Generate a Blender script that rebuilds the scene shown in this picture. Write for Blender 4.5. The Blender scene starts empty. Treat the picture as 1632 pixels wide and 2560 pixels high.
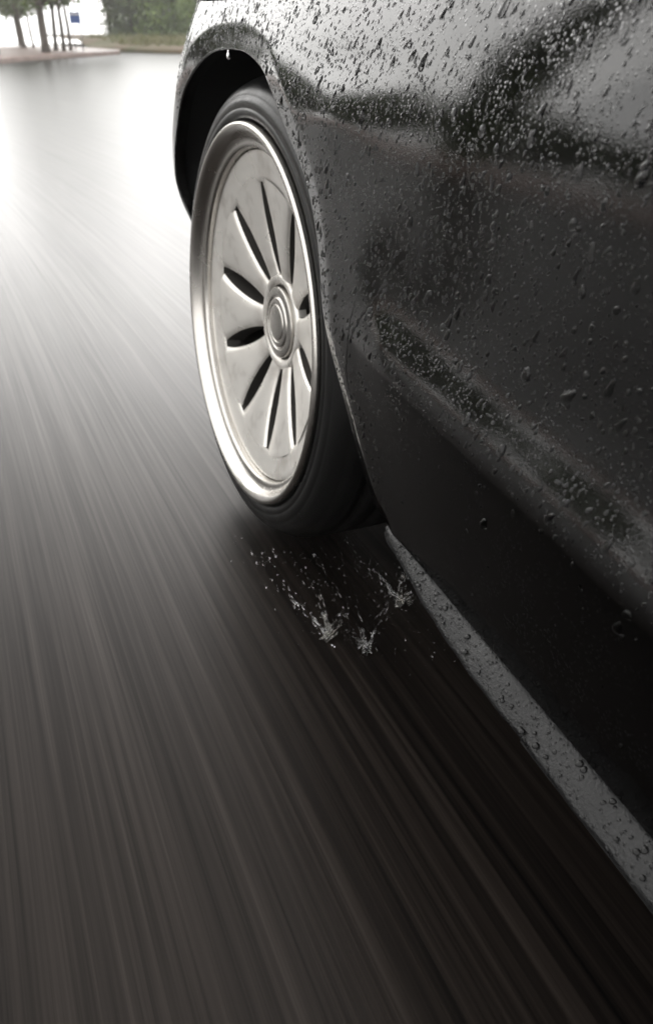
import bpy, math, random
import numpy as np
from mathutils import Vector, Matrix
R = math.radians
random.seed(7); rng = np.random.default_rng(7)
sc = bpy.context.scene
COL = sc.collection

# ------------------------------------------------------------------ camera, sky, sun, exposure
cam_d = bpy.data.cameras.new('camera')
cam = bpy.data.objects.new('camera', cam_d); COL.objects.link(cam)
cam.location = (-0.258, -0.977, 0.651)
cam.rotation_euler = (R(90 - 32.168), 0, R(-21.32))
cam_d.sensor_fit = 'VERTICAL'; cam_d.sensor_height = 36; cam_d.lens = 36 * 1900 / 2560
cam_d.clip_start = 0.02; cam_d.clip_end = 3000
cam_d.dof.use_dof = True; cam_d.dof.focus_distance = 0.62; cam_d.dof.aperture_fstop = 9
sc.camera = cam

SUN_EL, SUN_AZ = 22, 10            # overcast: the hidden sun brightens the cloud ahead
world = bpy.data.worlds.new('World'); sc.world = world; world.use_nodes = True
wn, wl = world.node_tree.nodes, world.node_tree.links
bg = wn['Background']; bg.inputs['Strength'].default_value = 0.12
sky = wn.new('ShaderNodeTexSky'); sky.sky_type = 'NISHITA'; sky.sun_disc = False
sky.sun_elevation = R(SUN_EL); sky.sun_rotation = R(SUN_AZ)
sky.air_density = 1.0; sky.dust_density = 4.0; sky.ozone_density = 1.0
hs = wn.new('ShaderNodeHueSaturation'); hs.inputs['Saturation'].default_value = 0.05
mx = wn.new('ShaderNodeMix'); mx.data_type = 'RGBA'; mx.inputs['Factor'].default_value = 0.80
wl.new(sky.outputs['Color'], hs.inputs['Color'])
wl.new(hs.outputs['Color'], mx.inputs['A']); mx.inputs['B'].default_value = (6.0, 5.94, 5.83, 1)
wl.new(mx.outputs['Result'], bg.inputs['Color'])
sun_d = bpy.data.lights.new('sun', 'SUN'); sun_d.energy = 0.5; sun_d.angle = R(90); sun_d.color = (1, .97, .93)
sun = bpy.data.objects.new('sun', sun_d); COL.objects.link(sun)
sdir = Vector((math.sin(R(SUN_AZ)) * math.cos(R(SUN_EL)), math.cos(R(SUN_AZ)) * math.cos(R(SUN_EL)), math.sin(R(SUN_EL))))
sun.rotation_euler = sdir.to_track_quat('Z', 'Y').to_euler()
sc.view_settings.view_transform = 'Standard'; sc.view_settings.look = 'None'
sc.view_settings.gamma = 1; sc.view_settings.use_curve_mapping = False
sc.view_settings.exposure = 1.75
sc.cycles.use_denoising = True
sc.cycles.max_bounces = 10; sc.cycles.transmission_bounces = 8; sc.cycles.glossy_bounces = 5
sc.cycles.volume_bounces = 1; sc.cycles.caustics_refractive = False; sc.cycles.caustics_reflective = False

# ------------------------------------------------------------------ helpers
def obj(name, me, mat=None, parent=None, label=None, cat=None, kind=None, group=None):
    o = bpy.data.objects.new(name, me); COL.objects.link(o)
    if mat and me is not None and not me.materials: me.materials.append(mat)
    if parent: o.parent = parent
    tag(o, label, cat, kind, group); return o
def tag(o, label=None, cat=None, kind=None, group=None):
    if label: o['label'] = label
    if cat: o['category'] = cat
    if kind: o['kind'] = kind
    if group: o['group'] = group
def mesh(name, v, f, smooth=True):
    me = bpy.data.meshes.new(name)
    me.from_pydata([tuple(map(float, p)) for p in v], [], [tuple(map(int, q)) for q in f])
    me.update()
    if smooth: me.polygons.foreach_set('use_smooth', [True] * len(me.polygons))
    return me
def grid_faces(nu, nv, off=0, wrap=False):
    f = []
    for i in range(nu if wrap else nu - 1):
        for j in range(nv - 1):
            a = off + i * nv + j; b = off + ((i + 1) % nu) * nv + j
            f.append((a, b, b + 1, a + 1))
    return f
def lathe(name, prof, n=160, sharp=None):
    """profile (radius, depth) about the local X axis; X points inboard."""
    t = np.linspace(0, 2 * np.pi, n, endpoint=False)
    v = [(d, r * math.sin(a), r * math.cos(a)) for a in t for r, d in prof]
    me = mesh(name, v, grid_faces(n, len(prof), 0, True))
    return me
def smooth_prof(pts, k=6):
    """Catmull-Rom through profile points."""
    P = np.array([pts[0]] + list(pts) + [pts[-1]], float); out = []
    for i in range(1, len(P) - 2):
        for t in np.linspace(0, 1, k, endpoint=False):
            a, b, c, d = P[i - 1], P[i], P[i + 1], P[i + 2]
            out.append(.5 * ((2 * b) + (-a + c) * t + (2 * a - 5 * b + 4 * c - d) * t * t + (-a + 3 * b - 3 * c + d) * t ** 3))
    out.append(P[-2]); return np.array(out)
def boxes(name, lst):
    v, f = [], []
    for (x0, y0, z0, x1, y1, z1) in lst:
        o = len(v)
        v += [(x0, y0, z0), (x1, y0, z0), (x1, y1, z0), (x0, y1, z0), (x0, y0, z1), (x1, y0, z1), (x1, y1, z1), (x0, y1, z1)]
        f += [tuple(o + k for k in q) for q in ((3, 2, 1, 0), (4, 5, 6, 7), (0, 1, 5, 4), (1, 2, 6, 5), (2, 3, 7, 6), (3, 0, 4, 7))]
    return mesh(name, v, f, False)
def tube(pts, rad, n=8):
    """tapered tube through points -> verts, faces"""
    P = [Vector(p) for p in pts]; v, f = [], []
    for i, p in enumerate(P):
        t = (P[min(i + 1, len(P) - 1)] - P[max(i - 1, 0)]).normalized()
        a = t.cross(Vector((.31, .9, .2))).normalized(); b = t.cross(a)
        for k in range(n):
            w = 2 * math.pi * k / n
            v.append(p + (a * math.cos(w) + b * math.sin(w)) * rad[i])
    for i in range(len(P) - 1):
        for k in range(n):
            f.append((i * n + k, i * n + (k + 1) % n, (i + 1) * n + (k + 1) % n, (i + 1) * n + k))
    f.append(tuple(range(n))[::-1]); f.append(tuple((len(P) - 1) * n + k for k in range(n)))
    return v, f
def join(name, parts):
    v, f = [], []
    for a, b in parts:
        o = len(v); v += list(a); f += [tuple(o + k for k in q) for q in b]
    return mesh(name, v, f)

# ------------------------------------------------------------------ materials
def mat(name, base=(.5, .5, .5), rough=.5, metal=0, **kw):
    m = bpy.data.materials.new(name); m.use_nodes = True
    b = m.node_tree.nodes['Principled BSDF']
    b.inputs['Base Color'].default_value = (*base, 1); b.inputs['Roughness'].default_value = rough; b.inputs['Metallic'].default_value = metal
    for k, x in kw.items(): b.inputs[k.replace('_', ' ')].default_value = x
    return m
def nd(m, t, **kw):
    n = m.node_tree.nodes.new(t)
    for k, x in kw.items():
        if k in n.inputs: n.inputs[k].default_value = x
        else: setattr(n, k, x)
    return n
def lk(m, a, b): m.node_tree.links.new(a, b)
def bsdf(m): return m.node_tree.nodes['Principled BSDF']
def ramp(m, fac, stops):
    r = nd(m, 'ShaderNodeValToRGB'); e = r.color_ramp.elements
    e[0].position, e[0].color = stops[0][0], (*stops[0][1], 1)
    e[1].position, e[1].color = stops[-1][0], (*stops[-1][1], 1)
    for p, c in stops[1:-1]:
        q = e.new(p); q.color = (*c, 1)
    lk(m, fac, r.inputs['Fac']); return r.outputs['Color']
def noise(m, vec, scale, detail=3, rough=.5):
    n = nd(m, 'ShaderNodeTexNoise'); n.inputs['Scale'].default_value = scale; n.inputs['Detail'].default_value = detail; n.inputs['Roughness'].default_value = rough
    if vec is not None: lk(m, vec, n.inputs['Vector'])
    return n.outputs['Fac']
def bump(m, h, strength, dist, prev=None):
    b = nd(m, 'ShaderNodeBump'); b.inputs['Strength'].default_value = strength; b.inputs['Distance'].default_value = dist
    lk(m, h, b.inputs['Height'])
    if prev is not None: lk(m, prev, b.inputs['Normal'])
    return b.outputs['Normal']
def objco(m): return nd(m, 'ShaderNodeTexCoord').outputs['Object']
def mapped(m, vec, scale, rot=(0, 0, 0)):
    q = nd(m, 'ShaderNodeMapping'); q.inputs['Scale'].default_value = scale; q.inputs['Rotation'].default_value = rot
    lk(m, vec, q.inputs['Vector']); return q.outputs['Vector']
def math_(m, op, a, b=None):
    n = nd(m, 'ShaderNodeMath', operation=op)
    for i, x in enumerate((a, b)):
        if x is None: continue
        if isinstance(x, (int, float)): n.inputs[i].default_value = x
        else: lk(m, x, n.inputs[i])
    return n.outputs[0]

# wet black paint: a fine mist of beads too small to model is kept as relief
PAINT = mat('wet_black_paint', (.0012, .0011, .0011), .06, 0, IOR=1.6)
co = objco(PAINT)
vor = nd(PAINT, 'ShaderNodeTexVoronoi'); vor.inputs['Scale'].default_value = 420; vor.inputs['Randomness'].default_value = 1
lk(PAINT, mapped(PAINT, co, (1, 1, .8)), vor.inputs['Vector'])
bead = math_(PAINT, 'MAXIMUM', math_(PAINT, 'SUBTRACT', .34, vor.outputs['Distance']), 0.0)
msk = math_(PAINT, 'GREATER_THAN', noise(PAINT, co, 60, 3), .47)
bead = math_(PAINT, 'MULTIPLY', bead, msk)
n1 = bump(PAINT, noise(PAINT, mapped(PAINT, co, (1, .55, 1.6)), 700, 2), .08, .0006)
lk(PAINT, bump(PAINT, bead, .55, .0012, n1), bsdf(PAINT).inputs['Normal'])
lk(PAINT, math_(PAINT, 'MULTIPLY_ADD', noise(PAINT, co, 9, 4), .06), bsdf(PAINT).inputs['Roughness'])
PAINT.node_tree.nodes[-1].inputs[2].default_value = .015
# darkness put into the paint: specular cut below the crease, behind the wheel
sx = nd(PAINT, 'ShaderNodeSeparateXYZ'); lk(PAINT, co, sx.inputs[0])
def mrange(m, v, a, b):
    n = nd(m, 'ShaderNodeMapRange', interpolation_type='SMOOTHSTEP'); n.inputs['From Min'].default_value = a; n.inputs['From Max'].default_value = b
    lk(m, v, n.inputs['Value']); return n.outputs['Result']
zrel = math_(PAINT, 'SUBTRACT', sx.outputs['Z'], math_(PAINT, 'MULTIPLY', math_(PAINT, 'ADD', sx.outputs['Y'], .46), .054))
dim_mask = math_(PAINT, 'MULTIPLY', mrange(PAINT, sx.outputs['Y'], -.375, -.425), mrange(PAINT, zrel, .4405, .4345))
lk(PAINT, math_(PAINT, 'SUBTRACT', .5, math_(PAINT, 'MULTIPLY', dim_mask, .42)), bsdf(PAINT).inputs['Specular IOR Level'])

DROP = mat('raindrop_on_black_paint', (.0015, .0015, .0015), .02, 0, IOR=1.36)
_g = nd(DROP, 'ShaderNodeBsdfGlass'); _g.inputs['IOR'].default_value = 1.333; _g.inputs['Roughness'].default_value = 0
_m = nd(DROP, 'ShaderNodeMixShader'); _m.inputs[0].default_value = .62
lk(DROP, bsdf(DROP).outputs[0], _m.inputs[1]); lk(DROP, _g.outputs[0], _m.inputs[2]); lk(DROP, _m.outputs[0], DROP.node_tree.nodes['Material Output'].inputs['Surface'])
WATER = mat('water', (1, 1, 1), .0, 0, IOR=1.333, Transmission_Weight=1.0)
SPRAY = mat('splashing_water', (.95, .93, .89), .12, 0, IOR=1.333, Transmission_Weight=.93)
RUB = mat('wet_rubber', (.006, .006, .006), .3, 0, IOR=1.36)
co = objco(RUB)
lk(RUB, bump(RUB, noise(RUB, co, 260, 3), .25, .0008), bsdf(RUB).inputs['Normal'])
lk(RUB, math_(RUB, 'ADD', math_(RUB, 'MULTIPLY', noise(RUB, co, 30, 3), .3), .18), bsdf(RUB).inputs['Roughness'])
LIP = mat('polished_alloy', (.56, .54, .51), .2, 1)
co = objco(LIP)
lk(LIP, math_(LIP, 'ADD', math_(LIP, 'MULTIPLY', noise(LIP, co, 40, 4), .2), .14), bsdf(LIP).inputs['Roughness'])
ALLOY = mat('silver_alloy', (.62, .60, .565), .3, .6)
co = objco(ALLOY)
lk(ALLOY, math_(ALLOY, 'ADD', math_(ALLOY, 'MULTIPLY', noise(ALLOY, co, 14, 2), .12), .22), bsdf(ALLOY).inputs['Roughness'])
lk(ALLOY, ramp(ALLOY, noise(ALLOY, co, 22, 5), [(.34, (.58, .55, .51)), (.47, (.75, .725, .685)), (.7, (.80, .775, .73))]), bsdf(ALLOY).inputs['Base Color'])
lk(ALLOY, bump(ALLOY, noise(ALLOY, co, 500, 2), .03, .0004), bsdf(ALLOY).inputs['Normal'])
BRAKE = mat('brake_steel', (.42, .40, .38), .4, .9)
WETD = mat('water_on_black_plastic', (.003, .003, .003), .04, 0, IOR=1.34)
DARKM = mat('dark_underbody', (.003, .003, .003), .85)
BARREL = mat('dark_wheel_barrel', (.05, .047, .043), .55, .4)  # one dark tone for the barrel and the slot walls
SKIRT = mat('wet_textured_plastic', (.006, .006, .0063), .36, 0, IOR=1.4)
co = objco(SKIRT)
n1 = bump(SKIRT, noise(SKIRT, mapped(SKIRT, co, (1, .7, 1)), 420, 4, .6), .6, .0016)
vs = nd(SKIRT, 'ShaderNodeTexVoronoi'); vs.inputs['Scale'].default_value = 230; lk(SKIRT, co, vs.inputs['Vector'])
lk(SKIRT, bump(SKIRT, math_(SKIRT, 'MAXIMUM', math_(SKIRT, 'SUBTRACT', .3, vs.outputs['Distance']), 0.0), .8, .003, n1), bsdf(SKIRT).inputs['Normal'])
lk(SKIRT, math_(SKIRT, 'ADD', math_(SKIRT, 'MULTIPLY', noise(SKIRT, co, 35, 4), .4), .12), bsdf(SKIRT).inputs['Roughness'])
GLASS = mat('tinted_glass', (.02, .022, .022), .02, 0, IOR=1.5)
LENS = mat('lamp_lens', (.06, .06, .06), .05, 0, IOR=1.6)
SEAMM = mat('seam_shadow_rubber', (.006, .006, .006), .8)

# road: wet asphalt, colour streaks standing in for motion blur along the driving direction (left-hand bend of about 43 m radius)
ROAD = mat('wet_streaked_asphalt', (.03, .028, .027), .3, 0, IOR=1.33)
g = nd(ROAD, 'ShaderNodeNewGeometry').outputs['Position']
sp = nd(ROAD, 'ShaderNodeSeparateXYZ'); lk(ROAD, g, sp.inputs[0])
yy = math_(ROAD, 'ADD', sp.outputs['Y'], 2.6)
u = math_(ROAD, 'ADD', sp.outputs['X'], math_(ROAD, 'DIVIDE', math_(ROAD, 'MULTIPLY', yy, yy), 96.0))
def streak(ku, kv, detail=2, off=0.0):
    c = nd(ROAD, 'ShaderNodeCombineXYZ')
    lk(ROAD, math_(ROAD, 'MULTIPLY', u, ku), c.inputs[0]); lk(ROAD, math_(ROAD, 'MULTIPLY', sp.outputs['Y'], kv), c.inputs[1]); c.inputs[2].default_value = off
    return noise(ROAD, c.outputs[0], 1.0, detail, .55)
s1, s2, s3, s4 = streak(48, .5, 3), streak(135, .8, 3, 4.3), streak(13, .25, 1, 9.1), streak(300, 3.2, 2, 2.2)
mix1 = math_(ROAD, 'ADD', math_(ROAD, 'MULTIPLY', s1, .22), math_(ROAD, 'ADD', math_(ROAD, 'MULTIPLY', s2, .44), math_(ROAD, 'ADD', math_(ROAD, 'MULTIPLY', s3, .09), math_(ROAD, 'MULTIPLY', s4, .25))))
lk(ROAD, ramp(ROAD, mix1, [(.34, (.0024, .0023, .0023)), (.46, (.0058, .0047, .0041)), (.54, (.0100, .0079, .0067)), (.68, (.020, .0163, .0141))]), bsdf(ROAD).inputs['Base Color'])
lk(ROAD, math_(ROAD, 'ADD', math_(ROAD, 'MULTIPLY', s1, .10), .26), bsdf(ROAD).inputs['Roughness'])
lk(ROAD, bump(ROAD, mix1, .12, .003), bsdf(ROAD).inputs['Normal'])

lk(ROAD, math_(ROAD, 'MAXIMUM', math_(ROAD, 'MULTIPLY', math_(ROAD, 'SUBTRACT', mix1, .0), .5), .1), bsdf(ROAD).inputs['Specular IOR Level'])
bsdf(ROAD).inputs['Specular Tint'].default_value = (1, .92, .87, 1)
PAVE = mat('wet_brick_paving', (.2, .13, .1), .45)
br = nd(PAVE, 'ShaderNodeTexBrick'); br.inputs['Scale'].default_value = 5
br.inputs['Color1'].default_value = (.20, .13, .105, 1); br.inputs['Color2'].default_value = (.15, .10, .085, 1); br.inputs['Mortar'].default_value = (.09, .08, .07, 1)
lk(PAVE, nd(PAVE, 'ShaderNodeNewGeometry').outputs['Position'], br.inputs['Vector']); lk(PAVE, br.outputs['Color'], bsdf(PAVE).inputs['Base Color'])
KERB = mat('wet_kerb_stone', (.17, .115, .095), .5)
lk(KERB, ramp(KERB, noise(KERB, objco(KERB), 3, 5), [(.3, (.13, .09, .075)), (.7, (.22, .15, .125))]), bsdf(KERB).inputs['Base Color'])
EARTH = mat('earth_and_grass', (.1, .09, .05), .9)
lk(EARTH, ramp(EARTH, noise(EARTH, objco(EARTH), .45, 6), [(.3, (.12, .075, .05)), (.5, (.10, .075, .035)), (.68, (.065, .075, .022))]), bsdf(EARTH).inputs['Base Color'])
LAKE = mat('lake_water', (.05, .06, .06), .12, 0, IOR=1.333)
lk(LAKE, bump(LAKE, noise(LAKE, objco(LAKE), 2, 3), .1, .05), bsdf(LAKE).inputs['Normal'])
def bark(name, a, b):
    m = mat(name, a, .85); c = objco(m)
    lk(m, ramp(m, noise(m, mapped(m, c, (6, 6, 1.2)), 2, 5), [(.3, a), (.7, b)]), bsdf(m).inputs['Base Color'])
    lk(m, bump(m, noise(m, mapped(m, c, (6, 6, 1)), 4, 4), .6, .03), bsdf(m).inputs['Normal']); return m
BARK = bark('wet_bark', (.05, .042, .034), (.11, .09, .075))
def leafmat(name, a, b, c):
    m = mat(name, b, .45); 
    lk(m, ramp(m, noise(m, objco(m), 1.1, 5, .7), [(.3, a), (.5, b), (.7, c)]), bsdf(m).inputs['Base Color'])
    bsdf(m).inputs['Transmission Weight'].default_value = 0.0
    return m
LEAF1 = leafmat('leaf_mid_green', (.06, .095, .03), (.10, .15, .045), (.15, .20, .065))
LEAF2 = leafmat('leaf_fresh_green', (.09, .14, .035), (.14, .21, .055), (.21, .28, .08))
LEAF3 = leafmat('leaf_dark_green', (.045, .065, .025), (.07, .10, .035), (.10, .14, .045))
SIGNB = mat('blue_sign_enamel', (.03, .09, .33), .3); SIGNW = mat('white_sign_print', (.75, .76, .78), .4)
POST = mat('grey_galvanised_post', (.3, .3, .3), .45, .6); STONE = mat('dark_wet_stone', (.045, .04, .038), .5)
lk(STONE, bump(STONE, noise(STONE, objco(STONE), 9, 5), .5, .03), bsdf(STONE).inputs['Normal'])

# ------------------------------------------------------------------ setting: ground, road, pavement, verge, lake
def poly(name, pts, z, m, label=None):
    me = mesh(name, [(x, y, z) for x, y in pts], [tuple(range(len(pts)))], False)
    if me.polygons[0].normal.z < 0: me.flip_normals()
    return obj(name, me, m, kind='structure')
poly('ground', [(-380, -380), (380, -380), (380, 380), (-380, 380)], -.06, EARTH)
poly('road', [(-60, -80), (60, -80), (60, 62), (-60, 62)], 0, ROAD)
kerb_line = [(-7.5, -80), (-7.5, -10), (-7.0, 2), (-6.0, 8), (-3.6, 14.5), (-1.3, 19.8), (.17, 23.1), (.86, 25.2), (1.75, 27.2), (2.8, 29.3), (3.9, 31.2), (4.7, 33.2), (5.1, 35.9), (4.9, 39), (4.2, 46)]
def offset_line(L, d):
    out = []
    for i, p in enumerate(L):
        a = Vector(L[max(i - 1, 0)]); b = Vector(L[min(i + 1, len(L) - 1)]); t = (b - a).normalized()
        out.append((p[0] - t.y * d, p[1] + t.x * d))
    return out
inn = offset_line(kerb_line, .16)
v, f = [], []
for (a, b) in zip(kerb_line, inn):
    v += [(a[0], a[1], -.02), (a[0], a[1], .105), (a[0] + (b[0] - a[0]) * .1, a[1] + (b[1] - a[1]) * .1, .122), (b[0], b[1], .124)]
f = grid_faces(len(kerb_line), 4)
k = mesh('kerb', v, f, False); obj('kerb', k, KERB, kind='structure')
poly('pavement', inn + [(3.8, 58), (-70, 58), (-70, -80)], .118, PAVE)
# verge: a low bank of earth and grass at the far side of the junction
ny, nx = 40, 60
edge = [(4.6, 41), (5.2, 37.2), (6.0, 34.0), (7.2, 32.2), (10, 30.6), (20, 29), (60, 26)]
ex, ey = np.array([e[0] for e in edge]), np.array([e[1] for e in edge])
v = []
for i in range(nx):
    x = 4.6 + 55.4 * (i / (nx - 1)) ** 2
    y0 = np.interp(x, ex, ey)
    for j in range(ny):
        t = j / (ny - 1); y = y0 + (75 - y0) * t ** 1.6
        h = .02 + .10 * min(1, t * 40) + .45 * (1 - math.exp(-(y - y0) / 9)) + .06 * math.sin(x * 1.3 + y * .7) * min(1, t * 10)
        v.append((x, y, h))
obj('grass_verge', mesh('grass_verge', v, grid_faces(nx, ny)), EARTH, kind='structure')
poly('lake', [(-380, 58.2), (4.6, 58.2), (4.6, 75.2), (380, 75.2), (380, 380), (-380, 380)], -.02, LAKE)

# ------------------------------------------------------------------ vegetation
def leaves(n, c, r, size, clumps=38, squash=.8, seed=0, low=0.0):
    g = np.random.default_rng(seed)
    d = g.normal(size=(clumps, 3)); d /= np.linalg.norm(d, axis=1)[:, None]
    cc = np.array(c) + d * np.array(r) * (g.uniform(.35, 1, clumps) ** .6)[:, None]
    k = g.integers(0, clumps, n)
    p = cc[k] + g.normal(size=(n, 3)) * np.array(r) * .17
    p[:, 2] = np.maximum(p[:, 2], low + g.uniform(0, .3, n))
    a = g.normal(size=(n, 3)); a /= np.linalg.norm(a, axis=1)[:, None]
    b = g.normal(size=(n, 3)); b -= (a * b).sum(1)[:, None] * a; b /= np.linalg.norm(b, axis=1)[:, None]
    s = size * g.uniform(.6, 1.35, n)[:, None]
    v = np.stack([p - a * s, p - b * s * .5, p + a * s, p + b * s * .5], 1).reshape(-1, 3)
    return v, np.arange(4 * n).reshape(n, 4)
def tree(name, label, x, y, z, h, r, tr, cb, lm, n, seed, group, lean=0.0, size=.13, clumps=38):
    t = obj(name, None, label=label, cat='tree' if 'tree' in name else 'shrub', group=group); t.location = (x, y, z)
    g = random.Random(seed); parts = []
    top = h * .8
    pts = [(lean * top * s + math.sin(s * 5 + seed) * .05, math.cos(s * 4 + seed) * .05, -.05 + top * s) for s in (0, .06, .2, .4, .6, .8, 1)]
    parts.append(tube(pts, [tr * 1.45, tr * 1.1, tr, tr * .85, tr * .65, tr * .45, tr * .15], 10))
    for k in range(7):
        s = .28 + .6 * k / 7; a = g.uniform(0, 6.28); L = r * g.uniform(.6, 1)
        b0 = Vector((lean * top * s, 0, top * s))
        if b0.z < cb * .7: b0.z = cb * .8
        parts.append(tube([b0, b0 + Vector((math.cos(a) * L * .5, math.sin(a) * L * .5, L * .35)), b0 + Vector((math.cos(a) * L, math.sin(a) * L, L * .5))], [tr * .4, tr * .25, tr * .08], 6))
    obj('trunk', join('trunk', parts), BARK, t)
    v, f = leaves(n, (lean * h * .6, 0, (cb + h) / 2), (r, r, (h - cb) / 2), size, clumps=clumps, seed=seed, low=max(0, cb * .85))
    obj('crown', mesh('crown', v, f, False), lm, t)
    return t
G1 = 'slender trees on the lakeside pavement'
def P(x, y): return (-.258 + (x + .258) * .816, -.977 + (y + .977) * .816)     # pavement level is nearer than road level
vis = [  # px-row order: left to right
    ('slim tree at the left edge behind the dark stone block', 2.3, 62, 4.6, 1.7, .085, 1.75, LEAF1),
    ('slim tree second from the left, between stone block and thick trunk', 2.08, 52, 4.8, 1.8, .105, 1.7, LEAF1),
    ('thinnest young tree just left of the thick trunk', 2.75, 53.5, 4.2, 1.3, .055, 1.9, LEAF2),
    ('thick trunked tree nearest the kerb', 2.46, 38.7, 6.0, 2.0, .13, 1.55, LEAF1),
    ('slim tree just right of the thick trunk', 3.16, 42.4, 4.8, 1.5, .075, 1.9, LEAF1),
    ('slim leaning tree in the middle of the group of three', 3.38, 41.3, 5.0, 1.4, .07, 2.1, LEAF2),
    ('slim tree standing closest to the blue sign', 3.72, 42.3, 4.9, 1.3, .06, 2.2, LEAF1)]
for i, (lab, x, y, h, r, tr, cb, lm) in enumerate(vis):
    px, py = P(x, y)
    tree('pavement_tree', lab, px, py, .118, h, r, tr, cb - .35, lm, 4500, 20 + i, G1, lean=.02 * math.sin(i * 2.1), size=.12)
G2 = 'trees and shrubs on the grassy bank'
bank = [('leafy shrub at the left end of the grassy bank', 8.0, 50, 4.2, 1.5, LEAF3), ('tall bright green shrub in the middle of the bank', 10.2, 49, 4.8, 2.1, LEAF2),
        ('dark bushy tree behind the bright shrub', 10.4, 57, 7.0, 2.6, LEAF3), ('low fresh green shrub beside the black car bumper', 11.9, 45.5, 3.6, 1.7, LEAF2),
        ('tall mid green tree rising behind the bank near the car', 13.5, 53, 7.0, 2.7, LEAF1), ('overhanging tree reaching over the lake beside the blue sign', 7.4, 55, 7.0, 2.3, LEAF1)]
for i, (lab, x, y, h, r, lm) in enumerate(bank):
    low = (-1.2 if h < 5.5 else -.8) if i != 5 else 2.2
    tree('bank_tree' if h > 5.5 else 'bank_shrub', lab, x, y, .5, h, r, .13 if h > 5.5 else .07, low, lm, 11000, 60 + i, G2, size=.12, clumps=80)
# trees on the left pavement: out of the frame, but seen mirrored in the paint
G3 = 'trees along the left pavement mirrored in the paint'
left = [(-8.1, 12.8, 9, .62), (-17, 38, 7, 3.2), (-24, 36, 7.5, 3.4), (-30, 31, 7, 3.4), (-33, 24, 6.5, 3.2), (-36, 17, 6.5, 3.3), (-11, 42, 6.5, 3.0), (-37, 9, 6.5, 3.3), (-5, 46, 6, 2.8), (-20.5, 42, 7, 3), (-27.5, 36, 7, 3), (-14, 44, 6.5, 3)]
for i, (x, y, h, r) in enumerate(left):
    tree('roadside_tree', 'leafy roadside tree mirrored in the black paint of the car', x, y, .118, h, r, .16, .4, LEAF3, 3600, 90 + i, G3, size=.26)

g = np.random.default_rng(31); n = 5200
tx = g.uniform(5.5, 17, n); ty = np.interp(tx, ex, ey) + 1.2 + 16 * g.random(n) ** 1.4
tz = .12 + .45 * (1 - np.exp(-(ty - np.interp(tx, ex, ey)) / 9)); hh = g.uniform(.06, .3, n); aa = g.uniform(0, 6.28, n)
vv = np.stack([np.stack([tx - .03 * np.cos(aa), ty - .03 * np.sin(aa), tz], 1), np.stack([tx + .03 * np.cos(aa), ty + .03 * np.sin(aa), tz], 1), np.stack([tx + g.normal(0, .08, n), ty + g.normal(0, .08, n), tz + hh], 1)], 1).reshape(-1, 3)
GRASS = leafmat('verge_grass', (.13, .10, .045), (.13, .13, .04), (.10, .14, .04))
obj('verge_grass', mesh('verge_grass', vv, np.arange(3 * n).reshape(n, 3), False), GRASS, kind='stuff', label='rough grass growing on the far bank', cat='grass')
# blue sign and dark stone block
sg = obj('information_sign', None, label='small blue sign board on two thin posts by the lake', cat='sign'); sg.location = (3.25, 33.4, .118)
for dx in (-.14, .14):
    vv, ff = tube([(dx, .03, 0), (dx, .03, 1.26)], [.022, .022], 8); obj('post', mesh('post', vv, ff), POST, sg)
bd = obj('board', boxes('board', [(-.19, -.012, .86, .19, .004, 1.22)]), SIGNB, sg)
obj('white_stripe', boxes('white_stripe', [(-.15, -.016, 1.12, .15, -.0125, 1.17)]), SIGNW, bd)
st = obj('stone_block', boxes('stone_block', [(-1.2, -.25, 0, .38, .25, .5)]), STONE, label='dark low stone block at the left edge of the pavement', cat='stone block')
bv = st.modifiers.new('b', 'BEVEL'); bv.width = .04; bv.segments = 2
st.location = (-.05, 28.2, .118)

# ------------------------------------------------------------------ the black car
car = obj('black_car', None, label='black wet car with silver alloy wheel, side covered in raindrops', cat='car')
ARCH = [(.280, .17), (.303, .24), (.331, .32), (.351, .40), (.349, .468), (.300, .536), (.233, .590), (.119, .630), (-.014, .637), (-.103, .625), (-.156, .604), (-.219, .569), (-.275, .535), (-.318, .487), (-.350, .431), (-.372, .377), (-.394, .305), (-.412, .270), (-.439, .262)]
arch = smooth_prof(ARCH, 14)
# resample evenly
sl = np.r_[0, np.cumsum(np.linalg.norm(np.diff(arch, axis=0), axis=1))]
NA = 300
arch = np.stack([np.interp(np.linspace(0, sl[-1], NA), sl, arch[:, k]) for k in (0, 1)], 1)
def sstep(a, b, x): t = np.clip((x - a) / (b - a), 0, 1); return t * t * (3 - 2 * t)
# tilt of the body side (degrees, + faces up) against height
def cum(zs, ts, zref):
    z = np.linspace(.1, 1.0, 1801); T = np.interp(z, zs, ts)
    k = np.ones(9) / 9; T = np.convolve(np.pad(T, 4, mode='edge'), k, 'valid')
    x = np.cumsum(np.tan(np.radians(T))) * (z[1] - z[0]); return z, x - np.interp(zref, z, x)
ZC = .444
za, xa = cum([.1, .40, .436, .46, .50, .56, .59, .61, .635, .69, .75, .80, .9], [-11, -10, 0, 10, 7, 4, 7, 10, 16, 26, 36, 48, 70], .61)
zb, xb = cum([.1, .25, .420, .437, .444, .451, .458, .468, .480, .494, .511, .535, .56, .58, .60, .615, .635, .66, .69, .75, .80, .9],
             [-12, -12, -12, -9, 5, 16, 21, 23, 17, 10, 4, 2, 3, 5, 8, 11, 15, 19, 24, 36, 48, 70], .61)
archD = np.stack([np.interp(np.linspace(0, NA - 1, NA * 4), np.arange(NA), arch[:, k]) for k in (0, 1)], 1)
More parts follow.
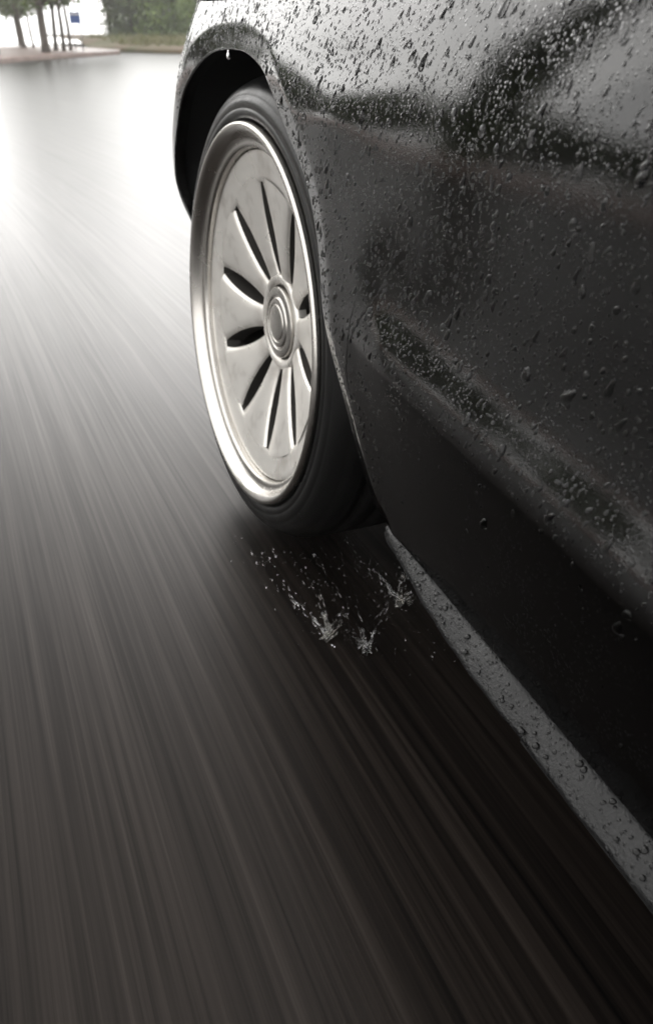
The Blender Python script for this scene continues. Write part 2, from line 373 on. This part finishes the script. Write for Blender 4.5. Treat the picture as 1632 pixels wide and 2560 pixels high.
def X(y, z):
    y = np.asarray(y, float); z = np.asarray(z, float)
    zc = .054 * (np.minimum(y, -.3) + .46)                       # the lower crease falls slightly to the rear
    w = sstep(-.395, -.50, y)
    A = np.interp(z, za, xa); B = np.interp(z - zc * sstep(.60, .46, z), zb, xb)
    x = A * (1 - w) + B * w
    # nose: the bumper sweeps inboard in front of the wheel
    y0 = .175 + .10 * np.exp(-((z - .50) / .12) ** 2)
    q = np.maximum(y - y0, 0); x = x + np.where(q < .35, 1.5 * q ** 2, 1.5 * .35 ** 2 + 1.05 * (q - .35))
    # swelling behind the arch
    x = x - .0020 * np.exp(-((y + .335) / .085) ** 2) * np.exp(-((z - .596) / .020) ** 2)
    x = x + .0011 * np.exp(-((y + .35) / .12) ** 2) * np.exp(-((z - .634) / .014) ** 2)
    # flare round the wheel opening
    sh = y.shape; Q = np.stack([y.ravel(), z.ravel()], 1); d = np.empty(len(Q))
    for i in range(0, len(Q), 4000):
        d[i:i + 4000] = np.sqrt(((Q[i:i + 4000, None, 0] - archD[None, :, 0]) ** 2 + (Q[i:i + 4000, None, 1] - archD[None, :, 1]) ** 2).min(1))
    d = d.reshape(sh)
    fl = .5 * ((.026 - d) + np.sqrt((.026 - d) ** 2 + .004 ** 2)); fl0 = .5 * (.026 + math.sqrt(.026 ** 2 + .004 ** 2))
    fade = sstep(-.46, -.42, y) * 1.0
    return x + (.0045 * fl / fl0) * (.25 + .75 * fade)
def normals(y, z, e=.0012):
    gy = (X(y + e, z) - X(y - e, z)) / (2 * e); gz = (X(y, z + e) - X(y, z - e)) / (2 * e)
    n = np.stack([-np.ones_like(gy), gy, gz], -1); return n / np.linalg.norm(n, axis=-1)[..., None]
def panel(name, Y, Z, parent, m, extra=None, keep=None, lift=0.0):
    """Y, Z: 2-D arrays of the side's coordinates; analytic normals keep the reflections clean"""
    nu, nv = Y.shape; xx = X(Y, Z); n = normals(Y, Z)
    v = np.stack([xx, Y, Z], -1) + n * lift
    v = v.reshape(-1, 3); nn = n.reshape(-1, 3); f = np.array(grid_faces(nu, nv))
    if keep is not None:
        c = v[f].mean(1); f = f[keep(c[:, 1], c[:, 2])]
    a, b, c_ = v[f[0][0]], v[f[0][1]], v[f[0][2]]
    if np.dot(np.cross(b - a, c_ - a), nn[f[0][0]]) < 0: f = f[:, ::-1]
    V = [tuple(p) for p in v]; F = [tuple(q) for q in f]; N = [tuple(p) for p in nn]
    if extra:
        ev, ef, en = extra; o = len(V); V += ev; F += [tuple(o + k for k in q) for q in ef]; N += en
    me = mesh(name, V, F)
    me.normals_split_custom_set_from_vertices(N)
    return obj(name, me, m, parent)
# front part: fan from the arch edge to the outline
ZT = .80
def outline(t):
    L = [(.78, .17), (.78, ZT), (-.46, ZT), (-.46, .2575)]
    s = [0, .22, .70, 1.0]
    for i in range(3):
        if t <= s[i + 1] or i == 2:
            q = (t - s[i]) / (s[i + 1] - s[i]); return (L[i][0] + (L[i + 1][0] - L[i][0]) * q, L[i][1] + (L[i + 1][1] - L[i][1]) * q)
OUT = np.array([outline(t) for t in np.linspace(0, 1, NA)])
S = np.linspace(0, 1, 120) ** 1.35
Yf = arch[:, 0][:, None] * (1 - S) + OUT[:, 0][:, None] * S
Zf = arch[:, 1][:, None] * (1 - S) + OUT[:, 1][:, None] * S
seam = lambda z: .075 + np.minimum(.67 - z, .045) * 1.9 - .9 * np.maximum(z - .67, 0)      # joint between fender and bumper
def lip(sel):
    idx = np.where(sel)[0]; ev, en = [], []
    for k in idx:
        y, z = arch[k]; x0 = float(X(np.array([y]), np.array([z]))[0])
        t = arch[min(k + 1, NA - 1)] - arch[max(k - 1, 0)]; t = t / np.linalg.norm(t); nx_, nz_ = t[1], -t[0]
        if (y + .04) * nx_ + (z - .33) * nz_ > 0: nx_, nz_ = -nx_, -nz_          # towards the wheel
        for (dx, dn, mixn) in ((-.0000, 0, .2), (.0012, .0016, .55), (.0035, .0022, 1), (.018, .0012, 1)):
            ev.append((x0 + dx, y + nx_ * dn, z + nz_ * dn)); q = np.array([-(1 - mixn) - .02, nx_ * mixn, nz_ * mixn]); q /= np.linalg.norm(q); en.append(tuple(q))
    fs = grid_faces(len(idx), 4)
    a, b, c = [np.array(ev[i]) for i in fs[0][:3]]
    if np.dot(np.cross(b - a, c - a), np.array(en[fs[0][0]])) < 0: fs = [q[::-1] for q in fs]
    return ev, fs, en
issb = arch[:, 0] > seam(arch[:, 1])
fender = panel('front_fender', Yf, Zf, car, PAINT, lip(~issb | np.r_[issb[1:] & False, False] | (issb & np.r_[~issb[1:], False])), keep=lambda y, z: y < seam(z) - .0012)
bumper = panel('front_bumper', Yf, Zf, car, PAINT, lip(issb), keep=lambda y, z: y > seam(z) + .0012)
seamz = np.linspace(.634, .80, 30)
obj('bumper_joint', mesh('bumper_joint', [(float(X(np.array([seam(z) + s]), np.array([z]))[0]) + .003, seam(z) + s, z) for z in seamz for s in (-.006, .006)], grid_faces(30, 2)), SEAMM, car)
# rear part of the fender: a plain grid down to the skirt
def zbot(y): return .259 + .013 * np.clip((-.447 - y) / .36, 0, 1.3)
yr = np.linspace(-.46, -.862, 110)
Yr = np.repeat(yr[:, None], 190, 1); tz = np.linspace(0, 1, 190)[None, :]
Zr = zbot(Yr) * (1 - tz) + ZT * tz
fr = panel('fender_rear', Yr, Zr, fender, PAINT); fr.name = 'fender_skin'
for nm, a, b in (('front_door', -.868, -1.95), ('rear_door', -1.956, -2.75), ('rear_quarter', -2.756, -3.5)):
    yd = np.linspace(a, b, 30); Yd = np.repeat(yd[:, None], 150, 1); Zd = zbot(Yd) * (1 - np.linspace(0, 1, 150)[None]) + ZT * np.linspace(0, 1, 150)[None]
    panel(nm, Yd, Zd, car, PAINT)
# side skirt: narrow wet ledge standing out under the door
ysk = -.436 - 2.86 * np.linspace(0, 1, 260) ** 1.6
v = []; 
for y in ysk:
    t = min(1, (-.436 - y) / .16); g_ = t ** .75
    zi = float(zbot(np.array(y))) - .004; xi = float(X(np.array([y]), np.array([zi]))[0])
    xo = xi - .0008 - .0145 * g_ - .003 * min(1, (-.436 - y) / .35); zo = zi - .004 - .010 * g_
    wob = .0006 * math.sin(y * 61) + .0004 * math.sin(y * 143)
    for (x, z) in ((xi + .012, zi + .004), (xi + .003, zi + .0015), (xi * .6 + xo * .4, zi * .6 + zo * .4 + .0012), (xo + .0022, zo + .0006), (xo, zo - .0018), (xo + .004, zo - .005), (xo + .05, zo - .045), (xo + .10, zo - .10), (xo + .30, zo - .115)):
        v.append((x + wob, y, z))
sk = mesh('side_skirt', v, grid_faces(len(ysk), 9)); 
obj('side_skirt', sk, SKIRT, car)
# wheel arch liner and dark underside
v = []
for k in range(NA):
    y, z = arch[k]; dy, dz = y + .03, z - .31; L = math.hypot(dy, dz)
    y2, z2 = y + dy / L * .012, z + dz / L * .012
    x0 = float(X(np.array([y]), np.array([z]))[0]) + .012
    for x in (x0, .05, .12, .3): v.append((max(x, x0), y2, z2))
obj('wheel_arch_liner', mesh('wheel_arch_liner', v, grid_faces(NA, 4)), DARKM, car)
me = boxes('inner_wing', [(.302, -.60, .14, .34, .50, .72)]); obj('inner_wing', me, DARKM, car)
obj('floor_pan', boxes('floor_pan', [(.06, -3.4, .135, 1.68, -.62, .16), (.345, -.62, .135, 1.40, .62, .16)]), DARKM, car)
# hood, glasshouse, far side
yh = np.linspace(.78, -.55, 40); uh = np.linspace(0, 1, 24); v = []
for y in yh:
    xe = float(X(np.array([y]), np.array([ZT]))[0])
    for q in uh: v.append((xe + (1.74 - 2 * xe) * q, y, ZT + .10 * math.sin(math.pi * q) ** .55 * (.6 + .4 * sstep(.78, .2, y))))
obj('hood', mesh('hood', v, grid_faces(40, 24)), PAINT, car)
zz = np.linspace(.14, ZT, 30); v = [(1.74 - float(X(np.array([y]), np.array([z]))[0]), y, z) for y in np.linspace(.78, -3.5, 60) for z in zz]
obj('far_side_panel', mesh('far_side_panel', v, grid_faces(60, 30)), PAINT, car)
xe = .16
obj('side_window', mesh('side_window', [(xe, -.62, .83), (xe, -2.75, .86), (.36, -2.55, 1.25), (.36, -1.28, 1.28)], [(0, 1, 2, 3)], False), GLASS, car)
obj('windscreen', mesh('windscreen', [(.17, -.56, .84), (1.57, -.56, .84), (1.38, -1.28, 1.29), (.36, -1.28, 1.29)], [(0, 1, 2, 3)], False), GLASS, car)
obj('roof', mesh('roof', [(.36, -1.28, 1.29), (1.38, -1.28, 1.29), (1.38, -2.6, 1.27), (.36, -2.6, 1.27), (.5, -1.4, 1.33), (1.24, -1.4, 1.33), (1.24, -2.5, 1.31), (.5, -2.5, 1.31)], [(4, 5, 6, 7), (0, 1, 5, 4), (1, 2, 6, 5), (2, 3, 7, 6), (3, 0, 4, 7)]), PAINT, car)
obj('shoulder', mesh('shoulder', [(float(X(np.array([y]), np.array([ZT]))[0]), y, ZT + .001) for y in (-.55, -3.5)] + [(xe, -3.5, .86), (xe, -.60, .835)], [(0, 1, 2, 3)], False), PAINT, car)
obj('rear_window', mesh('rear_window', [(.2, -3.3, .86), (1.54, -3.3, .86), (1.36, -2.6, 1.26), (.38, -2.6, 1.26)], [(0, 1, 2, 3)], False), GLASS, car)
obj('tail_panel', boxes('tail_panel', [(.12, -3.52, .2, 1.62, -3.49, .86)]), PAINT, car)
# headlight: a clear lens set into the wing above the arch
yl = np.linspace(.028, .36, 40); tl = np.linspace(0, 1, 16)
Yl = np.repeat(yl[:, None], 16, 1); lo = .686 + .10 * np.maximum(0, .02 - yl) + .02 * np.maximum(0, yl - .1)
Zl = lo[:, None] * (1 - tl[None]) + (.765 - .25 * np.abs(yl - .2))[:, None] * tl[None]
hl = panel('headlight', Yl, Zl, car, LENS, lift=.0022)

# ------------------------------------------------------------------ wheel
whl_mat = Matrix.Translation((0, 0, .318)) @ Matrix.Rotation(R(3.26), 4, 'Z') @ Matrix.Rotation(R(4.4), 4, 'Y')
rimp = [(.2395, .020), (.2440, .014), (.2462, .006), (.2458, .0005), (.2432, -.0022), (.2395, -.0022), (.2352, .0008), (.2318, .0055), (.2288, .0105), (.2250, .0135), (.2205, .0145), (.2178, .017), (.2166, .024), (.2162, .030)]
barp = [(.2161, .030), (.2158, .045), (.2150, .08), (.2165, .13), (.222, .19), (.236, .205)]
wheel = obj('wheel', lathe('wheel_rim', smooth_prof(rimp, 5), 220), LIP, car); wheel.matrix_world = whl_mat
obj('barrel', lathe('barrel', barp, 160), BARREL, wheel)
def dface(r): return .0255 + .034 * (1 - np.clip((r - .05) / .163, 0, 1)) ** 1.15
ringp = [(.2162, .036), (.2156, .0262), (.2135, .0246), (.208, .0249), (.196, float(dface(.196)) - .0006), (.184, float(dface(.184)) - .0004), (.1785, float(dface(.1785)) + .0012)]
obj('spoke_ring_edge', lathe('spoke_ring_edge', [(.1785, float(dface(.1785)) + .0013), (.1785, float(dface(.1785)) + .024)], 120), BARREL, wheel)
obj('spoke_ring', lathe('spoke_ring', smooth_prof(ringp, 4), 200), ALLOY, wheel)
NS = 10
nr, ns = 26, 15; v = []; rr = np.linspace(.056, .183, nr)
for r in rr:
    pitch = 2 * math.pi / NS * r
    t = (r - .056) / (.183 - .056)
    gap = .025 * math.sin(math.pi * min(1, max(0, (t - .02) / .98)) ** .85) ** .6 * (.75 + .25 * t)
    hw = (pitch - gap) / 2 * 1.02
    for s in [-1, -.955] + list(np.linspace(-.93, .93, ns - 4)) + [.955, 1]:
        e = abs(s); top = float(dface(r)) - .0045 * (1 - e ** 3) * min(1, hw / .015) + .0025
        edge_drop = 0 if e < .94 else (.0012 if e < .99 else .028)
        c = hw * s * (1 if e < .95 else .985); a = c / r
        v.append((top + edge_drop, r * math.sin(a), r * math.cos(a)))
spoke_me = mesh('spoke', v, grid_faces(nr, ns)); spoke_me.materials.append(ALLOY); spoke_me.materials.append(BARREL)
for i, p in enumerate(spoke_me.polygons):
    if i % (ns - 1) in (0, ns - 2): p.material_index = 1; p.use_smooth = False
for k in range(NS):
    o = obj('spoke', spoke_me, ALLOY, wheel); o.rotation_euler = (2 * math.pi * k / NS + .17, 0, 0)
hubp = [(.066, float(dface(.062)) + .012), (.0645, float(dface(.0645)) + .001), (.060, float(dface(.060)) - .0032), (.0545, float(dface(.0545)) - .0034), (.0515, float(dface(.0515)) - .0015), (.0505, .0590), (.0495, .066), (.0485, .070)]
obj('hub', lathe('hub', smooth_prof(hubp, 4), 96), ALLOY, wheel)
capp = [(0.0482, 0.0695), (0.048, 0.055), (0.047, 0.0527), (0.044, 0.0519), (0.0375, 0.0515), (0.036, 0.0523), (0.0352, 0.0531), (0.034, 0.0519), (0.032, 0.0507), (0.027, 0.0501), (0.0256, 0.0509), (0.025, 0.0513), (0.024, 0.0499), (0.02, 0.0491), (0.01, 0.0486), (0.0002, 0.0485)]
obj('centre_cap', lathe('centre_cap', smooth_prof(capp, 4), 96), LIP, wheel)
tyrep = [(.2385, .021), (.2440, .016), (.2475, .0085), (.2505, .0045), (.2545, .0032), (.2590, .0040), (.2600, .0048), (.2612, .0042), (.2670, .0050), (.2720, .0067), (.2728, .0076), (.2742, .0076), (.2800, .0105), (.2850, .0150), (.2890, .0210), (.2912, .0255), (.2922, .0280), (.2934, .0295), (.2965, .0370), (.2985, .0480), (.2990, .0580), (.2930, .0590), (.2930, .0650), (.2992, .0660), (.2996, .0920), (.2936, .0930), (.2936, .1010), (.2996, .1020), (.2990, .1320), (.2930, .1330), (.2930, .1400), (.2988, .1410), (.2970, .1680), (.2900, .1850), (.2750, .1990), (.2400, .2020)]
tp = []
for i, p in enumerate(tyrep):
    tp.append(p)
obj('tyre', lathe('tyre', np.array(tp), 260), RUB, wheel)
disc = obj('brake_disc', lathe('brake_disc', [(.05, .089), (.085, .089), (.088, .092), (.150, .092), (.152, .094), (.152, .116), (.150, .118), (.08, .118)], 120), BRAKE, car); disc.matrix_world = whl_mat
cal = obj('brake_caliper', boxes('brake_caliper', [(.076, -.172, -.065, .135, -.118, .065)]), DARKM, car); cal.matrix_world = whl_mat
bv = cal.modifiers.new('b', 'BEVEL'); bv.width = .012; bv.segments = 3

# ------------------------------------------------------------------ raindrops
def dome(rings, segs, seed, tail=0.0, lump=.15, h=.55, skirt=-.12):
    """unit drop: footprint radius about 1 in local X/Y (Y = up the panel), height along Z; slightly sunk so it seals on the paint"""
    g = np.random.default_rng(seed); ph = g.uniform(0, 6.28, 4); am = g.uniform(.3, 1, 4) * lump
    v, f = [], []
    for i in range(rings):
        q = i / rings * math.pi / 2
        for k in range(segs):
            a = 2 * math.pi * k / segs
            rad = (1 + am[0] * math.sin(2 * a + ph[0]) + am[1] * .8 * math.sin(3 * a + ph[1]) + am[2] * .5 * math.sin(5 * a + ph[2])) * math.cos(q) ** .8
            x, y = rad * math.cos(a), rad * math.sin(a)
            if y > 0 and tail: y *= 1 + tail; x *= 1 - .35 * min(1, tail) * math.sin(a)
            z = h * math.sin(q) if i else skirt
            if tail: z *= 1 - .18 * y / (1 + tail)
            v.append((x, y, z))
    v.append((0, -.08, h))
    f += grid_wrap(rings, segs); top = rings * segs
    f += [((rings - 1) * segs + k, (rings - 1) * segs + (k + 1) % segs, top) for k in range(segs)]
    f.append(tuple(range(segs))[::-1])
    return np.array(v), f
def grid_wrap(r, s): return [(i * s + k, i * s + (k + 1) % s, (i + 1) * s + (k + 1) % s, (i + 1) * s + k) for i in range(r - 1) for k in range(s)]
def inside(y, z):
    """on the fender skin, outside the wheel opening"""
    d = np.sqrt(((np.stack([y, z], 1)[:, None, :] - arch[None, ::3, :]) ** 2).sum(2))
    k = d.argmin(1); ap = arch[::3][k]; c = np.array([-.03, .31])
    out = np.linalg.norm(np.stack([y, z], 1) - c, axis=1) > np.linalg.norm(ap - c, axis=1)
    return out & (d.min(1) > .004) & ~((z < .31) & (y > -.43))
def scatter(n, seed):
    g = np.random.default_rng(seed); y = g.uniform(-.84, .30, n * 4); z = g.uniform(.28, .76, n * 4)
    w = np.ones(len(y))
    zc = ZC + .054 * (np.minimum(y, -.3) + .46)
    w = np.where((z < zc - .004) & (y < -.42), .10 * np.exp(-(zc - z) / .05), w)         # the undercut stays almost dry
    w = np.where((y > -.46) & (z < .42), .45, w); w = np.where(y > .1, .5, w)
    m = inside(y, z) & (g.uniform(size=len(y)) < w)
    # clustering
    return y[m][:n], z[m][:n]
def frames(y, z, seed):
    g = np.random.default_rng(seed); n = normals(y, z); x = X(y, z)
    upv = np.stack([np.zeros_like(y), -.42 + g.normal(0, .22, len(y)), np.ones_like(y)], 1)
    upv -= (upv * n).sum(1)[:, None] * n; upv /= np.linalg.norm(upv, axis=1)[:, None]
    rt = np.cross(upv, n); return np.stack([x, y, z], 1), rt, upv, n
# the 300 largest, each an object
VAR = []
for k in range(14):
    vv, ff = dome(6, 16, 300 + k, tail=[0, .5, .9, 1.4, .2, .7, 0, 1.1, .4, .8, .1, 1.8, .6, .3][k], lump=[.1, .12, .2, .1, .3, .1, .2, .15, .38, .1, .12, .1, .25, .45][k], h=[.62, .6, .55, .6, .5, .62, .5, .55, .45, .6, .66, .6, .5, .42][k])
    VAR.append(mesh('water_drop', vv, ff)); VAR[-1].materials.append(DROP)
y, z = scatter(300, 11); Pn, rt, up, nn = frames(y, z, 12)
for i in range(len(y)):
    s = rng.uniform(.0019, .0031) * (1.25 if rng.random() < .18 else 1)
    o = bpy.data.objects.new('water_drop', VAR[i % 14]); COL.objects.link(o); o.parent = fender
    m = Matrix((rt[i] * s * rng.uniform(.7, .95), up[i] * s * rng.uniform(.95, 1.2), nn[i] * s * .85)).transposed().to_4x4(); m.translation = Pn[i]
    o.matrix_world = m
def bulk(name, n, smin, smax, rings, segs, seed, parent):
    y, z = scatter(n, seed); Pn, rt, up, nn = frames(y, z, seed + 1); g = np.random.default_rng(seed + 2)
    T = [dome(rings, segs, seed + 10 + k, tail=g.uniform(0, .9), lump=.2, h=.6) for k in range(8)]
    vs, fs, off = [], [], 0
    for i in range(len(y)):
        dv, df = T[i % 8]; s = smin + (smax - smin) * g.random() ** 2
        q = Pn[i] + (dv[:, :1] * rt[i] * g.uniform(.7, 1) + dv[:, 1:2] * up[i] * g.uniform(.9, 1.25) + dv[:, 2:] * nn[i] * .8) * s
        vs.append(q); fs += [tuple(off + k for k in t) for t in df]; off += len(dv)
    o = obj(name, mesh(name, np.concatenate(vs), fs), DROP, parent, kind='stuff'); return o
bulk('small_water_drops', 5000, .0008, .0019, 3, 9, 500, fender)
bulk('fine_water_drops', 11000, .00028, .0008, 2, 6, 700, fender)
# drops on the skirt ledge
g = np.random.default_rng(77); vs, fs, off = [], [], 0
T = [dome(3, 10, 800 + k, tail=.2, lump=.14, h=.32) for k in range(8)]
for i in range(150):
    y = g.uniform(-.86, -.47); t = min(1, (-.436 - y) / .16) ** .75
    zi = float(zbot(np.array(y))) - .004; xi = float(X(np.array([y]), np.array([zi]))[0]); xo = xi - .0008 - .0145 * t - .003 * min(1, (-.436 - y) / .35); zo = zi - .004 - .010 * t
    q = g.uniform(.05, .9); dv, df = T[i % 8]; s = .0005 + .0020 * g.random() ** 3
    n_ = Vector((-.45, 0, 1)).normalized(); a_ = Vector((0, 1, 0)); b_ = n_.cross(a_)
    p0 = np.array([xi + (xo - xi) * q, y, zi + (zo - zi) * q + .0010])
    vs.append(p0 + (dv[:, :1] * np.array(a_) + dv[:, 1:2] * np.array(b_) + dv[:, 2:] * np.array(n_)) * s); fs += [tuple(off + k for k in t_) for t_ in df]; off += len(dv)
obj('skirt_water_drops', mesh('skirt_water_drops', np.concatenate(vs), fs), WETD, car, kind='stuff')
RUNS = [[(-0.4207, 0.4715), (-0.4157, 0.4332), (-0.407, 0.4015), (-0.4093, 0.3792)], [(-0.5057, 0.543), (-0.5007, 0.5183), (-0.4923, 0.491), (-0.4756, 0.4684)], [(-0.47, 0.5141), (-0.4562, 0.4873), (-0.4337, 0.4557), (-0.4197, 0.4345)], [(-0.3683, 0.5677), (-0.4022, 0.5642), (-0.4315, 0.5585), (-0.4506, 0.5567)], [(-0.3943, 0.5066), (-0.4362, 0.5095), (-0.4765, 0.5141)], [(-0.5337, 0.4574), (-0.5785, 0.4512)]]
# thin runs of water trailing down and back over the paint
for L in RUNS[:3]:
    q = smooth_prof(L, 8); q = q + np.stack([np.sin(np.arange(len(q)) * 1.9) * .0006, np.cos(np.arange(len(q)) * 1.3) * .0005], 1)
    xr = X(q[:, 0], q[:, 1]); vv, ff = tube([(xr[k] - .00005, q[k, 0], q[k, 1]) for k in range(len(q))], [.00035 + .00022 * abs(math.sin(k * 1.7)) + (.0009 if k > len(q) - 4 else 0) for k in range(len(q))], 6)
    obj('water_run', mesh('water_run', vv, ff), DROP, fender)
# one drop hanging from the top of the arch
hp = [(.0002, .0005), (.0012, 0), (.0016, -.003), (.0026, -.0065), (.0031, -.0095), (.0026, -.0122), (.0012, -.0138), (.0001, -.0142)]
t = np.linspace(0, 2 * np.pi, 14, endpoint=False)
me = mesh('hanging_drop', [(r * math.cos(a), r * math.sin(a), h) for a in t for r, h in smooth_prof(hp, 3)], grid_faces(14, len(smooth_prof(hp, 3)), 0, True))
o = obj('hanging_drop', me, WATER, fender); o.location = (.001, -.012, .6355); o.scale = (.75, .75, .62)

# ------------------------------------------------------------------ water thrown up behind the wheel
SPL = [('low streak of splashing water left of the tyre track', (0, 0, 0),
        [[(.0072, -.2952, .006), (-.0034, -.2506, .016), (-.0153, -.1892, .028), (-.0229, -.1133, .03)], [(.0072, -.2911, .008), (-.0099, -.2296, .012), (-.0311, -.157, .02), (-.0405, -.0689, .02)],
         [(.0129, -.2875, .01), (.0159, -.2368, .03), (.0108, -.1727, .04)], [(.006, -.296, .005), (.018, -.3, .02), (.024, -.303, .045)]]),
       ('slanting jet of splashing water beside the sill edge', (0, 0, 0),
        [[(.044, -.3405, .006), (.0595, -.3405, .049), (.0735, -.339, .087), (.0826, -.337, .109)], [(.0477, -.3325, .006), (.0458, -.2879, .02), (.0408, -.2163, .035), (.0379, -.1628, .04)], [(.045, -.338, .006), (.034, -.335, .025), (.018, -.332, .045)]]),
       ('short curl of splashing water tucked under the sill', (0, 0, 0),
        [[(.1221, -.2721, .006), (.1227, -.272, .045), (.126, -.27, .056)], [(.1233, -.2699, .01), (.1112, -.2439, .025), (.0944, -.2003, .04), (.0826, -.1563, .045)], [(.122, -.272, .006), (.134, -.276, .018), (.1458, -.278, .008)]])]
for si, (lab, loc, jets) in enumerate(SPL):
    t = obj('water_splash', None, label=lab, cat='splash', group='splashes behind the wheel'); t.location = loc
    g = random.Random(40 + si); dv_, df_ = dome(3, 8, 950, h=1.0, skirt=-.6, lump=.1); vs, fs, off = [], [], 0
    for J in jets:
        pts = smooth_prof(J, 12); vj, fj, oj = [], [], 0
        for _ in range(60):
            q = g.random() ** 1.9; k = min(len(pts) - 2, int(q * (len(pts) - 1))); d_ = Vector(pts[k + 1] - pts[k]).normalized()
            a_ = d_.cross(Vector((.3, .9, .2))).normalized(); b_ = d_.cross(a_)
            p = Vector(pts[k]) + a_ * g.gauss(0, .0018 + .004 * q) + b_ * g.gauss(0, .0018 + .004 * q); r_ = g.uniform(.0002, .0008) * (1.3 - q); L_ = r_ * g.uniform(1.5, 14)
            vj.append(np.array([p + a_ * (w[0] * r_) + b_ * (w[1] * r_) + d_ * (w[2] * L_) for w in dv_])); fj += [tuple(oj + e for e in f_) for f_ in df_]; oj += len(dv_)
        obj('jet', mesh('jet', np.concatenate(vj), fj), WATER if g.random() < .6 else SPRAY, t, kind='stuff')
        for _ in range(4):
            k = g.randrange(len(J) - 1); a, b = Vector(J[k]), Vector(J[k + 1]); p = a.lerp(b, g.random()) + Vector((g.gauss(0, .006), g.gauss(0, .006), abs(g.gauss(0, .007))))
            s_ = .0005 + .0012 * g.random() ** 2; vs.append(np.array(p) + dv_ * s_); fs += [tuple(off + e for e in f_) for f_ in df_]; off += len(dv_)
    for _ in range(45):
        J = jets[g.randrange(len(jets))]; k = g.randrange(len(J) - 1); p = Vector(J[k]).lerp(Vector(J[k + 1]), g.random()) + Vector((g.gauss(0, .011), g.gauss(0, .011), abs(g.gauss(0, .012))))
        s_ = .0002 + .0005 * g.random() ** 2; vs.append(np.array(p) + dv_ * s_); fs += [tuple(off + e for e in f_) for f_ in df_]; off += len(dv_)
    obj('flying_drops', mesh('flying_drops', np.concatenate(vs), fs), WATER, t, kind='stuff')

# fine spray between the tyre and the road
g = np.random.default_rng(5); dv_, df_ = dome(2, 6, 960, h=1.0, skirt=-.6, lump=.1); vs, fs, off = [], [], 0
for _ in range(260):
    a = g.random() ** .8; y0 = -.10 - .32 * a; x0 = g.normal(.03 + .06 * a, .05); z0 = .004 + abs(g.normal(0, .012 + .05 * a)) * .9
    s_ = .00018 + .0006 * g.random() ** 3; L_ = s_ * g.uniform(1.5, 7); d_ = Vector((g.normal(-.15, .2), -1, g.normal(.35, .3))).normalized()
    a_ = d_.cross(Vector((1, .1, .2))).normalized(); b_ = d_.cross(a_)
    vs.append(np.array((x0, y0, z0)) + dv_[:, :1] * s_ * np.array(a_) + dv_[:, 1:2] * s_ * np.array(b_) + dv_[:, 2:] * L_ * np.array(d_)); fs += [tuple(off + e for e in f_) for f_ in df_]; off += len(dv_)
obj('tyre_spray', mesh('tyre_spray', np.concatenate(vs), fs), WATER, label='fine spray of water thrown back by the tyre', cat='spray', kind='stuff')
# ------------------------------------------------------------------ haze of the rain
hz = boxes('haze', [(-384, -384, -1.1, 384, 384, 14)])
hm = bpy.data.materials.new('rain_haze'); hm.use_nodes = True
hm.node_tree.nodes.remove(hm.node_tree.nodes['Principled BSDF'])
pv = hm.node_tree.nodes.new('ShaderNodeVolumePrincipled'); pv.inputs['Density'].default_value = .0017; pv.inputs['Color'].default_value = (.95, .95, .94, 1); pv.inputs['Anisotropy'].default_value = .3
hm.node_tree.links.new(pv.outputs[0], hm.node_tree.nodes['Material Output'].inputs['Volume'])
obj('haze', hz, hm, kind='stuff')
